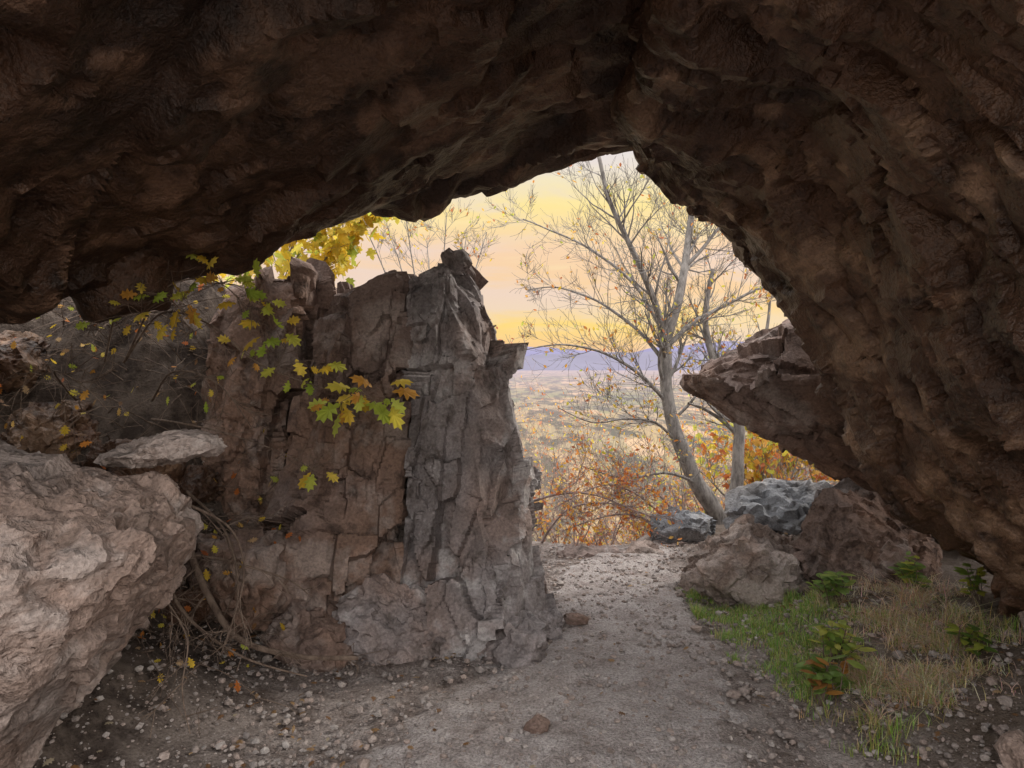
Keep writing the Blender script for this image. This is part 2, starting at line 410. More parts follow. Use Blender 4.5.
# ------------------------------------------------------------------ other rocks
dx = -.18
loft('boulder', [
    R(-.2, (-2.5, 1.5), (-1.6+dx, 1.6), (-1.3+dx, 1.95), (-1.4+dx, 2.7), (-2.5, 2.9)),
    R(.22, (-2.5, 1.45), (-1.62+dx, 1.6), (-1.33+dx, 1.95), (-1.4+dx, 2.7), (-2.5, 2.9)),
    R(.48, (-2.5, 1.4), (-1.6+dx, 1.55), (-1.22+dx, 1.95), (-1.25+dx, 2.75), (-2.5, 2.9)),
    R(.75, (-2.5, 1.4), (-1.5+dx, 1.6), (-1.0+dx, 2.05), (-1.05+dx, 2.7), (-2.5, 2.9)),
    R(.94, (-2.5, 1.45), (-1.45+dx, 1.7), (-.91+dx, 2.15), (-1.0+dx, 2.7), (-2.5, 2.9)),
    R(1.06, (-2.5, 1.6), (-1.5+dx, 1.85), (-1.06+dx, 2.25), (-1.1+dx, 2.65), (-2.4, 2.9)),
    R(1.18, (-2.5, 1.9, 1.24), (-1.7+dx, 2.05, 1.21), (-1.35+dx, 2.3, 1.11), (-1.35+dx, 2.6, 1.12), (-2.4, 2.8, 1.24))],
    240, 300, M_pink, wornfn(.07, .45, .035, .16, .03, .3, 171, (1, 1, 1), .010, .3, 60, 60, .45), .3, .4)
boulder('flat_rock', (-1.33, 2.75, 1.17), (.20, .15, .06), M_pink, 33, 5, 12, .5, tilt=.05)
boulder('boulder', (1.54, 4.75, .15), (.40, .34, .26), M_pink, 41, 6, 9, .8, rot=.2)
boulder('boulder', (2.12, 4.5, .32), (.36, .34, .34), M_brown, 47, 6, 9, .8, rot=-.3)
boulder('boulder', (2.2, 5.9, .28), (.42, .34, .25), M_blue, 53, 5, 10, .8)
boulder('boulder', (1.44, 6.3, .02), (.27, .24, .17), M_blue, 59, 5, 10, .8)
boulder('boulder', (2.9, 5.6, .30), (.5, .4, .35), M_grey, 67, 5, 10, .8)
boulder('boulder', (.62, 5.75, -.05), (.22, .16, .10), M_grey, 68, 4, 10, .8)
boulder('boulder', (1.05, 5.8, -.05), (.2, .16, .11), M_pink, 69, 4, 10, .8)
boulder('stone', (.10, 2.9, .045), (.045, .035, .04), M_brown, 71, 4, 10, .5)
boulder('stone', (2.45, 3.35, .30), (.12, .10, .08), M_pink, 73, 4, 10, .5)
boulder('stone', (.36, 4.15, .04), (.06, .05, .04), M_brown, 79, 4, 10, .5)
boulder('stone', (1.72, 2.45, .17), (.07, .06, .07), M_pink, 83, 4, 10, .5)
for i, (x, y, s) in enumerate([(-2.0, 3.9, .2), (-2.5, 4.0, .25), (-1.75, 3.95, .16), (-2.3, 3.6, .17), (-2.9, 4.2, .25), (-1.6, 3.6, .12)]):
    boulder('bank_rock', (x, y, gh(x, y)+s*.2), (s, s*.8, s*.65), M_lean, 200+i, 5, 9, .9)

# gravel
M_grav = rock_mat('gravel_stone', (.31, .275, .26), (.33, .265, .235), (.17, .13, .11), (.42, .39, .37), .5)
def scatter_stones(name, n, xr, yr, smin, smax, mat, seed, pw=2.6, cond=None):
    r = np.random.RandomState(seed)
    d, f = ico(1); fa = np.array(f)
    x = r.uniform(*xr, n); y = r.uniform(*yr, n)
    if cond is not None:
        k = cond(x, y, r); x = x[k]; y = y[k]
    n = len(x); z = ground_h(x, y)
    s = smin*(smax/smin)**(r.rand(n)**pw)
    V = []; C = []
    for i in range(n):
        v = d*(1+.5*(r.rand(len(d), 1)-.5))*np.array([1, .6+.5*r.rand(), .45+.35*r.rand()])*s[i]
        a = r.rand()*6.28; c_, s_ = math.cos(a), math.sin(a)
        v = v@np.array([[c_, -s_, 0], [s_, c_, 0], [0, 0, 1]]).T
        V.append(v+np.array([x[i], y[i], z[i]+.014+s[i]*.15])); C += [(r.rand(), r.rand()*.8, r.rand(), 1)]*len(d)
    F = (fa[None]+np.arange(n)[:, None, None]*len(d)).reshape(-1, 3)
    ob = make_obj(name, np.concatenate(V), F.tolist(), mat, smooth=False, center=False)
    ca = ob.data.color_attributes.new('Tint', 'FLOAT_COLOR', 'POINT')
    ca.data.foreach_set('color', np.array(C, dtype=np.float32).ravel())
scatter_stones('gravel', 18000, (-1.8, 2.3), (1.7, 6.0), .003, .020, M_grav, 6, 2.1)
scatter_stones('gravel', 620, (-1.9, 2.3), (1.9, 6.0), .012, .034, M_grav, 9, 2.2, lambda x, y, r: (np.abs(x-cent(y)) > half(y)*.6) | (r.rand(len(x)) < .25))

# ------------------------------------------------------------------ vegetation helpers
class Acc:
    def __init__(s): s.v = []; s.f = []; s.c = []; s.n = 0
    def tube(s, pts, rad, sides=5):
        pts = [Vector(p) for p in pts]; m = len(pts); base = s.n
        prev = None
        for i in range(m):
            t = (pts[min(i+1, m-1)]-pts[max(i-1, 0)])
            if t.length < 1e-9: t = Vector((0, 0, 1))
            t.normalize()
            if prev is None:
                a = t.orthogonal().normalized()
            else:
                a = prev-t*prev.dot(t)
                a = a.normalized() if a.length > 1e-6 else t.orthogonal().normalized()
            prev = a; b = t.cross(a)
            for j in range(sides):
                an = 2*math.pi*j/sides
                s.v.append(tuple(pts[i]+(a*math.cos(an)+b*math.sin(an))*rad[i]))
        for i in range(m-1):
            for j in range(sides):
                k = (j+1) % sides
                s.f.append((base+i*sides+j, base+i*sides+k, base+(i+1)*sides+k, base+(i+1)*sides+j))
        s.n += m*sides
    def leaf(s, p, d, up, size, col, shape, curl=.25):
        d = Vector(d).normalized(); up = Vector(up); side = d.cross(up)
        if side.length < 1e-4: side = d.orthogonal()
        side.normalize(); nn = side.cross(d)
        base = s.n; p = Vector(p)
        s.v.append(tuple(p+d*size*.45)); s.c.append(col)
        for (a, b) in shape:
            q = p+d*(b*size)+side*(a*size)+nn*(-curl*size*(a*a*1.6+(b-.45)**2))
            s.v.append(tuple(q)); s.c.append(col)
        m = len(shape)
        for i in range(m): s.f.append((base, base+1+i, base+1+(i+1) % m))
        s.n += m+1
def half2full(h): return h+[(-a, b) for a, b in h[::-1] if a > 1e-6]
OAK = half2full([(0., 0.), (.10, .12), (.07, .22), (.28, .30), (.14, .42), (.36, .56), (.18, .64), (.24, .84), (.08, .86), (0., 1.02)])
OVAL = half2full([(0., 0.), (.16, .2), (.24, .45), (.16, .75), (0., 1.)])
MAPLE = half2full([(0., 0.), (.22, .02), (.16, .14), (.46, .28), (.34, .38), (.5, .62), (.28, .58), (.16, .64), (.2, .8), (0., 1.05)])
def leaf_mat(name, transl=.45):
    m = NT(name)
    a = m.n('ShaderNodeAttribute', attribute_name='Col')
    c = a.outputs['Color']
    p = m.prin(c, .55, None, .35)
    t = m.n('ShaderNodeBsdfTranslucent'); m.l(c, t.inputs[0])
    mx = m.n('ShaderNodeMixShader'); mx.inputs[0].default_value = transl
    m.l(p.outputs[0], mx.inputs[1]); m.l(t.outputs[0], mx.inputs[2]); m.l(mx.outputs[0], m.out.inputs[0])
    return m.m
M_leaf = leaf_mat('leaf'); M_grass = leaf_mat('grass_blade', .3)
def bark_mat(name, a, b):
    m = NT(name); g = m.n('ShaderNodeNewGeometry')
    mp = m.n('ShaderNodeMapping'); mp.inputs['Scale'].default_value = (1, 1, .35); m.l(g.outputs['Position'], mp.inputs[0])
    n1 = m.noise(mp.outputs[0], 24, 4, .7)
    c = m.mix(m.ramp(n1, [(.35, 0), (.6, 1)]), a, b)
    m.prin(c, .9, m.bump(n1, .8, .01), .2); return m.m
M_bark = bark_mat('bark', (.12, .11, .105), (.30, .28, .265))
M_twig = bark_mat('twig', (.10, .07, .055), (.22, .165, .13))
M_brush = bark_mat('brush_twig', (.19, .14, .13), (.36, .28, .26))
def finish_leaves(name, acc, mat, parent):
    rr = random.Random(99)
    ob = make_obj(name, acc.v, acc.f, mat, smooth=False, center=False, parent=parent)
    ca = ob.data.color_attributes.new('Col', 'FLOAT_COLOR', 'POINT')
    ca.data.foreach_set('color', np.array([(*[q*(k) for q in c], 1) for c in acc.c for k in (rr.uniform(.75, 1.2),)], dtype=np.float32).ravel())
    return ob
YEL = [(.75, .52, .05), (.70, .60, .08), (.62, .42, .05), (.55, .60, .10), (.80, .62, .10)]
ORA = [(.70, .28, .06), (.62, .20, .05), (.75, .40, .08), (.5, .16, .06), (.78, .50, .14)]
BRN = [(.30, .16, .07), (.38, .24, .12), (.22, .12, .06), (.48, .33, .18)]
def rv(rng): return Vector((rng.gauss(0, 1), rng.gauss(0, 1), rng.gauss(0, 1))).normalized()
def grow(acc, lv, rng, p, d, L, r, depth, pal, leafp, lsize, up=.12, shape=OVAL, wig=.22, nb=(3, 6), ratio=.55, rmin=.0016):
    n = max(3, min(8, int(L/.08)))
    pts = [Vector(p)]; d = Vector(d).normalized(); dirs = []
    for i in range(n):
        d = (d+rv(rng)*wig+Vector((0, 0, up))).normalized(); dirs.append(d)
        pts.append(pts[-1]+d*L/n)
    rad = [max(rmin, r*(1-.75*i/n)) for i in range(n+1)]
    acc.tube(pts, rad, 5 if r > .008 else 3)
    if depth > 0:
        for k in range(rng.randint(*nb)):
            t = rng.uniform(.2, 1.); i = min(n-1, int(t*n))
            ax = (dirs[i]+rv(rng)*.85).normalized()
            grow(acc, lv, rng, pts[i]+(pts[i+1]-pts[i])*rng.random(), ax, L*rng.uniform(ratio*.7, ratio*1.25), max(rmin, rad[i]*.6), depth-1, pal, leafp, lsize, up, shape, wig, nb, ratio, rmin)
    if depth <= 1 and lv is not None:
        for i in range(1, n+1):
            if rng.random() < leafp:
                dd = (rv(rng)+Vector((0, 0, -.5))).normalized()
                lv.leaf(pts[i], dd, rv(rng), lsize*rng.uniform(.6, 1.25), rng.choice(pal), shape)
def limb(acc, lv, rng, pts, r0, r1, pal, leafp, lsize, kids=10, klen=.5, depth=2, sides=8, up=.1, y=None, tmin=.15, rmin=.0016):
    P = np.array(pts, float)[:, None, :]
    n = 8*len(pts)
    Q = resample(P, n, False, 1)[:, 0, :]
    for i in range(n): Q[i] += np.array(mn.noise_vector(Vector(Q[i]*3.1)))*.012
    rad = [r0+(r1-r0)*(i/(n-1))**.8 for i in range(n)]
    acc.tube(Q, [a*(1+.06*mn.noise(Vector(Q[i]*9))) for i, a in enumerate(rad)], sides)
    for k in range(kids):
        t = rng.uniform(tmin, 1.); i = min(n-2, int(t*(n-1)))
        d = Vector(Q[i+1]-Q[i]).normalized()
        ax = (d*.8+rv(rng)*.9+Vector((0, 0, .15))).normalized()
        grow(acc, lv, rng, Q[i], ax, klen*rng.uniform(.55, 1.2)*(1.15-.5*t), max(.003, rad[i]*.42), depth, pal, leafp, lsize, up, OVAL, .2, (3, 6), .58, rmin)

# ------------------------------------------------------------------ bare tree
rng = random.Random(11)
tree = link(bpy.data.objects.new('bare_tree', None)); w = Acc(); lv = Acc()
Yt = 6.9
def T(*q): return [(a[0], Yt+(a[2] if len(a) > 2 else 0), a[1]) for a in q]
pal = ORA+YEL
limb(w, lv, rng, T((1.98, -.45), (1.94, .0), (1.86, .17, -.03), (1.71, .40, -.05), (1.57, .73, -.05), (1.47, 1.05), (1.44, 1.43), (1.45, 1.70, .05), (1.57, 2.08, .1), (1.64, 2.40, .15), (1.68, 2.68, .2), (1.71, 3.01, .2), (1.66, 3.6, .25)), .10, .02, pal, .06, .045, 16, .75, 3, 10, tmin=.4)
limb(w, lv, rng, T((1.45, 1.58), (1.33, 1.98, -.1), (1.15, 2.36, -.2), (.93, 2.78, -.3), (.79, 3.2, -.3), (.68, 3.8, -.3)), .038, .012, pal, .06, .045, 20, .6, 2)
limb(w, lv, rng, T((1.46, 1.10), (1.19, 1.38, -.1), (.82, 1.59, -.15), (.45, 1.66, -.2), (.12, 1.61, -.2)), .022, .005, pal, .08, .045, 18, .5, 2)
limb(w, lv, rng, T((1.44, 1.47), (1.19, 1.8, .1), (.82, 2.08, .2), (.45, 2.22, .3), (.16, 2.2, .3)), .022, .005, pal, .06, .045, 18, .5, 2)
limb(w, lv, rng, T((1.45, 1.70), (1.2, 2.2, .2), (.75, 2.6, .3), (.35, 2.8, .4), (.1, 2.9, .4)), .024, .006, pal, .05, .045, 18, .55, 2)
limb(w, lv, rng, T((1.45, 1.66), (1.75, 1.89, .15), (2.12, 2.08, .25), (2.5, 2.25, .3)), .03, .01, pal, .1, .045, 14, .55, 2)
limb(w, lv, rng, T((1.64, 2.4, .15), (1.86, 2.64, .2), (2.1, 2.95, .2), (2.3, 3.4, .2)), .022, .008, pal, .08, .045, 12, .5, 2)
limb(w, lv, rng, T((1.5, .96), (1.72, 1.15, .1), (1.95, 1.5, .15), (2.2, 1.75, .2)), .018, .006, pal, .1, .045, 8, .45, 2)
limb(w, lv, rng, T((1.75, .36, -.03), (1.4, .5, -.3), (1.0, .48, -.4), (.6, .6, -.5)), .018, .004, pal, .12, .045, 12, .4, 2)
limb(w, lv, rng, T((1.57, .73), (1.3, .95, -.2), (1.0, 1.0, -.4), (.7, .98, -.5), (.4, 1.1, -.5)), .017, .004, pal, .12, .045, 11, .45, 2)
make_obj('trunk_and_branches', w.v, w.f, M_bark, center=False, parent=tree)
finish_leaves('leaves', lv, M_leaf, tree)
rng = random.Random(5)
tree2 = link(bpy.data.objects.new('bare_tree', None)); w = Acc(); lv = Acc()
limb(w, lv, rng, T((2.06, -.45, .1), (2.08, .0, .1), (2.13, .31, .1), (2.15, .68, .1), (2.14, .95, .1), (2.06, 1.2, .15), (1.94, 1.5, .2), (1.88, 1.9, .3), (1.95, 2.4, .3)), .085, .02, pal, .10, .045, 12, .6, 2, 10, tmin=.45)
limb(w, lv, rng, T((2.14, .9, .1), (2.3, 1.2, .2), (2.45, 1.6, .3), (2.5, 2.1, .3)), .035, .012, pal, .12, .045, 9, .5, 2)
limb(w, lv, rng, T((2.14, .8, .1), (1.98, .95, .1), (1.82, 1.05, .1), (1.65, 1.12, 0)), .025, .01, pal, .1, .045, 6, .4, 2)
make_obj('trunk_and_branches', w.v, w.f, M_bark, center=False, parent=tree2)
finish_leaves('leaves', lv, M_leaf, tree2)

# ------------------------------------------------------------------ autumn brush on the slope
rng = random.Random(21)
br = link(bpy.data.objects.new('autumn_brush', None)); w = Acc(); lv = Acc()
for i in range(120):
    y = rng.uniform(6.5, 12.5); x = rng.uniform(-.03, .62)*y+.1
    z = gh(x, y)-.05
    top = 1.5-y*rng.uniform(.03, .23)
    Lh = min(1.9, max(.4, top-z)*.6); z = max(z, top-2.6)
    for k in range(3):
        d = Vector((rng.uniform(-.6, .6), rng.uniform(-.4, .4), 1))
        grow(w, lv, rng, (x, y, z), d, Lh*rng.uniform(.7, 1.1), .009, 3 if k == 0 else 2, ORA+ORA+YEL+[(.6, .3, .2), (.66, .42, .28)], .2, .055, .05, OVAL, .27, (3, 4), .62, .002)
for (a, b, c) in [((1.5, 6.9, .0), (.9, 6.5, .42), (.35, 6.3, .25)), ((1.6, 6.9, 0), (1.2, 6.7, .35), (.6, 6.5, .12)), ((.2, 6.2, -.1), (.5, 6.1, .3), (1.1, 6.2, .28)), ((1.5, 6.6, -.1), (1.0, 6.3, .2), (.4, 6.1, .1)), ((.2, 6.4, .3), (.6, 6.2, .4), (1.2, 6.1, .2))]:
    limb(w, lv, rng, [a, b, c], .013, .004, ORA, .2, .045, 12, .4, 2)
make_obj('branches', w.v, w.f, M_brush, center=False, parent=br)
finish_leaves('leaves', lv, M_leaf, br)

# yellow maple behind the standing rock
rng = random.Random(31)
ym = link(bpy.data.objects.new('yellow_maple', None)); w = Acc(); lv = Acc()
for a in [((-2.2, 6.3, .8), (-2.0, 6.0, 1.7), (-1.75, 5.8, 2.3), (-1.5, 5.7, 2.8)), ((-2.2, 6.3, .8), (-1.9, 6.1, 1.8), (-1.5, 6.0, 2.35), (-1.15, 5.9, 2.65)), ((-2.2, 6.3, .8), (-2.4, 6.0, 1.8), (-2.5, 5.8, 2.4), (-2.7, 5.6, 2.8))]:
    limb(w, None, rng, a, .035, .008, YEL, .5, .09, 12, .5, 1, 7, tmin=.4)
base = list(w.v)
for k in range(1300):
    p = Vector(rng.choice(base[len(base)//12:])); p = p+rv(rng)*rng.uniform(0, .16)
    if p.z < 1.9: continue
    lv.leaf(p, (rv(rng)+Vector((0, 0, -.5))), rv(rng), rng.uniform(.06, .12), rng.choice(YEL+YEL+[(.35, .42, .06)]), MAPLE)
make_obj('branches', w.v, w.f, M_bark, center=False, parent=ym)
finish_leaves('leaves', lv, M_leaf, ym)
rng = random.Random(37)
pb = link(bpy.data.objects.new('bare_shrub', None)); w = Acc(); lv = Acc()
for i in range(7):
    limb(w, lv, rng, [(-1.0+rng.uniform(-.2, .2), 8.2, -.6), (-1.2+i*.1, 8.2, 1.8), (-1.6+i*.22, 8.2+rng.uniform(-.3, .3), 2.7+rng.uniform(0, .5))], .022, .004, YEL+ORA, .06, .045, 14, .45, 2)
make_obj('branches', w.v, w.f, M_bark, center=False, parent=pb)
finish_leaves('leaves', lv, M_leaf, pb)
rng = random.Random(43)
yr = link(bpy.data.objects.new('yellow_shrub', None)); w = Acc(); lv = Acc()
for i in range(12):
    grow(w, lv, rng, (3.0+rng.uniform(-.6, .6), 7.4+rng.uniform(-.3, .4), -.2), (rng.uniform(-.5, .5), 0, 1), .9, .016, 2, YEL+ORA+[(.5, .5, .08)], .75, .08, .06, MAPLE, .25, (4, 7), .6, .002)
make_obj('branches', w.v, w.f, M_bark, center=False, parent=yr)
finish_leaves('leaves', lv, M_leaf, yr)

# ------------------------------------------------------------------ oak sapling hanging over the bank
rng = random.Random(51)
vine = link(bpy.data.objects.new('oak_sapling', None)); w = Acc(); lv = Acc()
def cluster(c, n, sp, size, pal):
    for k in range(n):
        p = Vector(c)+Vector((rng.gauss(0, sp), rng.gauss(0, sp*.6), rng.gauss(0, sp*.7)))
        w.tube([Vector(c), (Vector(c)+p)/2+Vector((0, 0, .01)), p], [.0016]*3, 3)
        lv.leaf(p, Vector((p.x-c[0], p.y-c[1]-.02, p.z-c[2]-.03)), Vector((rng.uniform(-.9, .9), -.8, rng.uniform(-.2, 1.))), size*rng.uniform(.6, 1.25), rng.choice(pal), OAK, rng.uniform(.2, .9))
YG = YEL+[(.40, .48, .06), (.55, .55, .08), (.30, .40, .05), (.66, .34, .06)]
stems = [[(-2.1, 4.0, 1.5), (-1.8, 3.8, 1.75), (-1.5, 3.7, 1.68), (-1.25, 3.62, 1.5), (-.95, 3.6, 1.38), (-.62, 3.6, 1.31)],
         [(-2.1, 4.0, 1.5), (-1.75, 3.7, 1.85), (-1.45, 3.6, 1.9), (-1.25, 3.55, 1.75)],
         [(-2.2, 4.0, 1.5), (-1.9, 3.6, 1.8), (-1.65, 3.5, 1.82), (-1.5, 3.45, 1.7)],
         [(-1.9, 3.9, 1.2), (-1.6, 3.6, 1.2), (-1.2, 3.55, 1.1), (-.95, 3.55, .97)],
         [(-2.3, 3.9, 1.3), (-2.1, 3.4, 1.45), (-1.85, 3.2, 1.4), (-1.75, 3.2, 1.3)],
         [(-1.9, 3.9, 1.3), (-1.6, 3.5, 1.45), (-1.35, 3.4, 1.40), (-1.2, 3.4, 1.2)]]
for s_ in stems: limb(w, None, rng, s_, .008, .002, YG, 0, .05, 9, .22, 1, 5)
for c, n, sp, sz in [((-.72, 3.58, 1.35), 10, .06, .12), ((-.62, 3.58, 1.33), 6, .05, .11), ((-.83, 3.6, 1.30), 7, .05, .11), ((-.95, 3.56, .98), 4, .03, .09), ((-.98, 3.6, 1.42), 4, .04, .09), ((-1.22, 3.55, 1.78), 8, .06, .085), ((-1.4, 3.6, 1.88), 12, .08, .09), ((-1.28, 3.55, 1.55), 7, .06, .085),
                 ((-1.55, 3.5, 1.80), 12, .09, .09), ((-1.7, 3.4, 1.72), 8, .08, .08), ((-1.85, 3.3, 1.42), 4, .07, .06), ((-1.15, 3.55, 1.65), 6, .06, .09), ((-1.42, 3.4, 1.42), 4, .06, .07), ((-2.0, 3.3, 1.3), 3, .08, .06), ((-1.05, 3.55, 1.5), 5, .06, .09)]:
    cluster(c, n, sp, sz, YG)
make_obj('stems', w.v, w.f, M_twig, center=False, parent=vine)
finish_leaves('leaves', lv, M_leaf, vine)

rng = random.Random(61)
w = Acc(); lv = Acc()
for i in range(380):
    x = rng.uniform(-2.9, -1.4); y = rng.uniform(3.1, 4.7); z = gh(x, y)+.02
    if x/y < -.78: continue
    grow(w, lv, rng, (x, y, z), (rng.uniform(-1, 1), rng.uniform(-1, .2), rng.uniform(-.3, .5)), rng.uniform(.25, .6), .004, 1, BRN+ORA+YEL, .16, .05, -.06, OAK, .2, (1, 3), .5)
tw = link(bpy.data.objects.new('twig_tangle', None))
make_obj('twigs', w.v, w.f, M_twig, center=False, parent=tw); finish_leaves('dead_leaves', lv, M_leaf, tw)
w = Acc()
def root(pts, r0, r1, kids=5):
    limb(w, None, rng, pts, r0, r1, BRN, 0, .05, kids, .22, 1, 7, up=-.1)
root([(-1.55, 3.45, .75), (-1.42, 3.35, .5), (-1.25, 3.3, .27), (-1.0, 3.32, .17), (-.72, 3.4, .12)], .021, .010, 6)
root([(-1.6, 3.3, .7), (-1.45, 3.2, .42), (-1.2, 3.2, .22), (-.9, 3.22, .12)], .012, .003, 6)
root([(-1.6, 3.4, .62), (-1.3, 3.38, .58), (-1.05, 3.4, .50), (-.95, 3.42, .42)], .009, .003, 4)
root([(-1.25, 2.7, 1.0), (-1.12, 2.9, .85), (-1.1, 3.0, .6), (-1.15, 2.9, .35)], .006, .002, 6)
root([(-1.5, 3.4, .9), (-1.28, 3.3, .72), (-1.2, 3.2, .5), (-1.22, 3.1, .3)], .008, .003, 6)
root([(-1.4, 2.9, .6), (-1.25, 2.8, .45), (-1.22, 2.7, .3), (-1.15, 2.6, .18)], .005, .002, 6)
make_obj('exposed_roots', w.v, w.f, M_twig, center=True)

# ------------------------------------------------------------------ grass, right of the path
def grass(name, n, xf, hmin, hmax, pal, seed, lean=.5, wid=.0028):
    rng = random.Random(seed); a = Acc()
    r = np.random.RandomState(seed); cx = r.uniform(.9, 2.7, n*9); cy = r.uniform(2.3, 5.2, n*9)
    keep = [(x, y) for x, y in zip(cx, cy) if rng.random() < xf(x, y)][:n]
    zz = ground_h(np.array([k[0] for k in keep]), np.array([k[1] for k in keep]))
    for (x, y), z in zip(keep, zz):
        h = rng.uniform(hmin, hmax)*(.6+.8*abs(mn.noise(Vector((x*7, y*7, 3))))*2); c = rng.choice(pal); c = tuple(q*rng.uniform(.75, 1.2) for q in c)
        an = rng.random()*6.28; ln = rng.uniform(.1, 1)*lean
        dx, dy = math.cos(an)*ln*h, math.sin(an)*ln*h
        sx, sy = -math.sin(an)*wid, math.cos(an)*wid
        b = a.n
        for t, ww in ((0, 1), (.5, .8), (1, .1)):
            px, py, pz = x+dx*t*t, y+dy*t*t, z-.005+h*(t-.25*ln*t*t)
            a.v += [(px-sx*ww, py-sy*ww, pz), (px+sx*ww, py+sy*ww, pz)]; a.c += [c, c]
        a.f += [(b, b+1, b+3, b+2), (b+2, b+3, b+5, b+4)]; a.n += 6
    return finish_leaves(name, a, M_grass, None)
def blob(cx, cy, rx, ry, k=1.):
    def f(x, y):
        d = ((x-cx)/rx)**2+((y-cy)/ry)**2+mn.noise(Vector((x*6, y*6, 4)))*1.1
        return min(1, max(0, 1-d)*1.3)*max(0, k+mn.noise(Vector((x*5, y*5, 0)))*1.9)
    return f
def uni(*fs): return lambda x, y: max(f(x, y) for f in fs)
grass('grass', 15000, uni(blob(1.48, 3.95, .35, .66, 1.), blob(1.42, 3.55, .26, .5, 1.), blob(1.22, 4.5, .15, .45)), .025, .06, [(.28, .43, .09), (.36, .50, .12), (.22, .37, .08), (.48, .52, .20), (.52, .48, .26)], 3, .9, wid=.0022)
grass('grass', 4500, uni(blob(1.5, 2.95, .28, .3, .5), blob(1.95, 3.4, .55, .5, .4)), .04, .08, [(.30, .38, .09), (.46, .46, .15), (.54, .46, .24), (.24, .34, .07)], 7, .8, .0022)
grass('dry_grass', 11000, uni(blob(1.80, 3.3, .40, .5, .5), blob(2.0, 3.8, .4, .4, .4), blob(1.6, 3.1, .2, .3, .6)), .05, .11, [(.74, .60, .42), (.66, .50, .34), (.80, .68, .50), (.56, .43, .29)], 8, 2.2, .0017)

def plant(name, c, n, h, size, pal, seed, shape=OVAL, spread=.5):
    rng = random.Random(seed); o = link(bpy.data.objects.new(name, None)); w = Acc(); lv = Acc()
    cz = gh(c[0], c[1])
    for i in range(n):
        an = rng.random()*6.28; s = rng.uniform(.2, 1)*spread; hh = h*rng.uniform(.5, 1.1)
        b = Vector((c[0]+rng.uniform(-.05, .05), c[1]+rng.uniform(-.05, .05), cz-.02))
        t = b+Vector((math.cos(an)*s*h, math.sin(an)*s*h, hh)); m_ = (b+t)/2+Vector((0, 0, hh*.15))
        w.tube([b, m_, t], [.003, .0025, .0015], 4)
        for k in range(6):
            q = m_.lerp(t, k/5.); a2 = rng.random()*6.28
            lv.leaf(q, (math.cos(a2), math.sin(a2), rng.uniform(-.3, .4)), (rng.uniform(-.3, .3), rng.uniform(-.4, .1), 1), size*rng.uniform(.7, 1.3), rng.choice(pal), shape)
    make_obj('stems', w.v, w.f, M_twig, center=False, parent=o); finish_leaves('leaves', lv, M_leaf, o)
G2 = [(.16, .26, .06), (.22, .33, .08), (.30, .38, .09)]
plant('leafy_plant', (1.36, 3.15), 13, .2, .07, G2+G2+[(.42, .20, .06), (.5, .24, .06)], 1)
plant('leafy_plant', (1.50, 3.4), 13, .24, .07, [(.35, .42, .08), (.5, .5, .1), (.2, .3, .06)], 2)
plant('leafy_plant', (1.78, 4.05), 12, .18, .07, G2, 3)
plant('leafy_plant', (2.15, 3.95), 12, .2, .07, G2+[(.5, .5, .08)], 4)
plant('leafy_plant', (2.35, 3.7), 8, .2, .06, [(.5, .5, .08), (.2, .3, .05)], 5)
plant('leafy_plant', (2.0, 3.2), 7, .14, .06, [(.35, .4, .07), (.12, .2, .04)], 6)
plant('leafy_plant', (2.35, 4.9), 9, .25, .07, [(.3, .4, .06), (.6, .55, .1)], 9)

rng = random.Random(71); lv = Acc()
for i in range(900):
    x = rng.uniform(-2.2, 2.4); y = rng.uniform(2., 5.6)
    if abs(x-.6) < .8 and rng.random() < .8: continue
    lv.leaf((x, y, gh(x, y)+.022), (rng.uniform(-1, 1), rng.uniform(-1, 1), rng.uniform(-.1, .3)), (rng.uniform(-.4, .4), rng.uniform(-.4, .4), 1), rng.uniform(.02, .045), rng.choice(BRN+BRN+[(.5, .42, .3)]), OAK, .5)
finish_leaves('fallen_leaves', lv, M_leaf, None)

# ------------------------------------------------------------------ mountains
def mountains(name, Yd, h, col, seed, depth, wl):
    xs = np.linspace(-Yd*1.3, Yd*1.3, 700); ts = np.linspace(0, 1, 30)
    XX, TT = np.meshgrid(xs, ts); p = np.stack([XX.ravel()/wl, TT.ravel()*2.2, 0*XX.ravel()], 1)
    prof = np.sin(TT.ravel()*math.pi)**1.3
    Zm = -170+(150+h*(.7+.9*fbm(p, 6, .5, seed=seed)))*prof
    v = np.stack([XX.ravel(), Yd+(TT.ravel()-.5)*depth, Zm], 1)
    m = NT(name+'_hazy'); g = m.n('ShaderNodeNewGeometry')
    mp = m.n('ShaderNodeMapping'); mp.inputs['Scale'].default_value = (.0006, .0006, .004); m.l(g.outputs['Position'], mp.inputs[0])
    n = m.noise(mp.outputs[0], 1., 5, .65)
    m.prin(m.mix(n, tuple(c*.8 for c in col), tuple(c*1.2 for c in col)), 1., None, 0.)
    make_obj(name, v, grid_faces(len(ts), len(xs), False), m.m, center=False)
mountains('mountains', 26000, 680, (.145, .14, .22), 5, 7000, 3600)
mountains('hills', 15000, 210, (.145, .14, .185), 15, 3500, 1800)

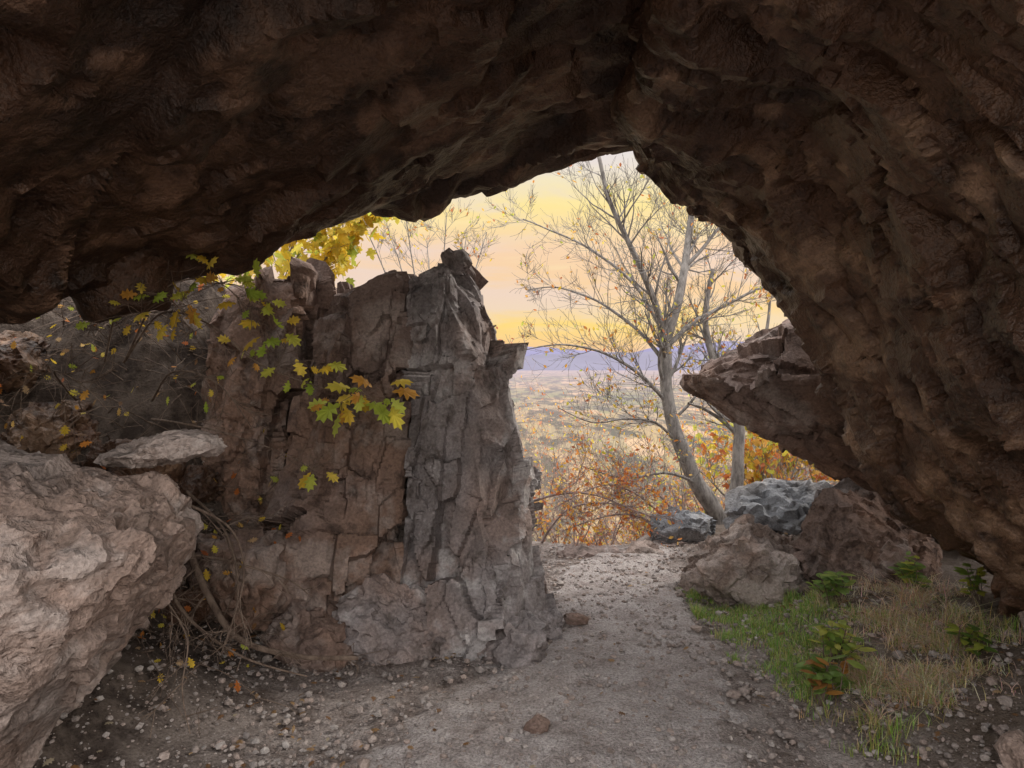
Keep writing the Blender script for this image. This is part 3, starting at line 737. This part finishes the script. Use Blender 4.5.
# ------------------------------------------------------------------ sky and sun
sun_dir = Vector((.66, .52, .54)).normalized()   # towards the sun
el = math.asin(sun_dir.z); az = math.atan2(sun_dir.x, sun_dir.y)
W = bpy.data.worlds.new('World'); bpy.context.scene.world = W; W.use_nodes = True
t = W.node_tree; t.nodes.clear()
class WN(NT):
    def __init__(s): s.t = t; s.out = t.nodes.new('ShaderNodeOutputWorld')
m = WN()
sky = m.n('ShaderNodeTexSky', sky_type='NISHITA'); sky.sun_disc = False
sky.sun_elevation = el; sky.sun_rotation = az
tc = m.n('ShaderNodeTexCoord'); D = tc.outputs['Generated']
sx = m.n('ShaderNodeSeparateXYZ'); m.l(D, sx.inputs[0]); zz = sx.outputs[2]
grad = m.ramp(zz, [(0., (.78, .54, .46)), (.015, (.98, .62, .32)), (.05, (1.04, .73, .20)), (.09, (1.0, .66, .34)), (.15, (1.0, .68, .42)), (.205, (1.06, .84, .32)), (.27, (.88, .83, .75)), (.5, (.8, .8, .82))])
mp = m.n('ShaderNodeMapping'); mp.inputs['Scale'].default_value = (2.2, 2.2, 11.); mp.inputs['Rotation'].default_value = (0, .12, 0); m.l(D, mp.inputs[0])
cn = m.noise(mp.outputs[0], 1.6, 5, .55, .5)
grad2 = m.mix(m.math('MULTIPLY', m.ramp(cn, [(.47, 0), (.60, 1)]), .5), grad, (.84, .72, .74))
grad2 = m.mix(m.math('MULTIPLY', m.ramp(cn, [(.30, 1), (.44, 0)]), .6), grad2, (1.08, .92, .50))
# extra sky brightness added overhead and behind the camera to light the cave
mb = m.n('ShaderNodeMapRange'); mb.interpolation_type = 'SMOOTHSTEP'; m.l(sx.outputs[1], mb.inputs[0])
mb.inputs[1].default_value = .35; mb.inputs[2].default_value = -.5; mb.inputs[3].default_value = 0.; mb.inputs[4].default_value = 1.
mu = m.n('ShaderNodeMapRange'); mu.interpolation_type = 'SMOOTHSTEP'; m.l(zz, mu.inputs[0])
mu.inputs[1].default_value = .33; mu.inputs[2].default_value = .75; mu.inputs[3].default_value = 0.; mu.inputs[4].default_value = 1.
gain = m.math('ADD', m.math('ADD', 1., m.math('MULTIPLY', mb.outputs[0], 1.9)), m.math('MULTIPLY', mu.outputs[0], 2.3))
b1 = m.n('ShaderNodeBackground'); b1.inputs[1].default_value = .1; m.l(sky.outputs[0], b1.inputs[0])
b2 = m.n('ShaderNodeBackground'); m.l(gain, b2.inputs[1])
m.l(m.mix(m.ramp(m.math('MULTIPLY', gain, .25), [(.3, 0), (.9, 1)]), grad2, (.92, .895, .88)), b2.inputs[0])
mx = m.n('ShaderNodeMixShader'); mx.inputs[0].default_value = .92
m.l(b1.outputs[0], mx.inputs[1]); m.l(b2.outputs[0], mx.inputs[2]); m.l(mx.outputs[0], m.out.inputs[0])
sl = bpy.data.lights.new('sun', 'SUN'); sl.energy = 2.6; sl.angle = math.radians(14); sl.color = (1., .93, .84)
so = link(bpy.data.objects.new('sun', sl)); so.rotation_euler = sun_dir.to_track_quat('Z', 'Y').to_euler(); so.location = (0, 0, 20)

# ------------------------------------------------------------------ camera
cam = bpy.data.cameras.new('camera'); cam.lens = 26.; cam.sensor_width = 36.; cam.clip_start = .05; cam.clip_end = 200000
co = link(bpy.data.objects.new('camera', cam)); co.location = (0, 0, 1.5); co.rotation_euler = (math.radians(90-1.7), 0, 0)
sc = bpy.context.scene; sc.camera = co
sc.view_settings.view_transform = 'Standard'; sc.view_settings.look = 'None'; sc.view_settings.exposure = 0
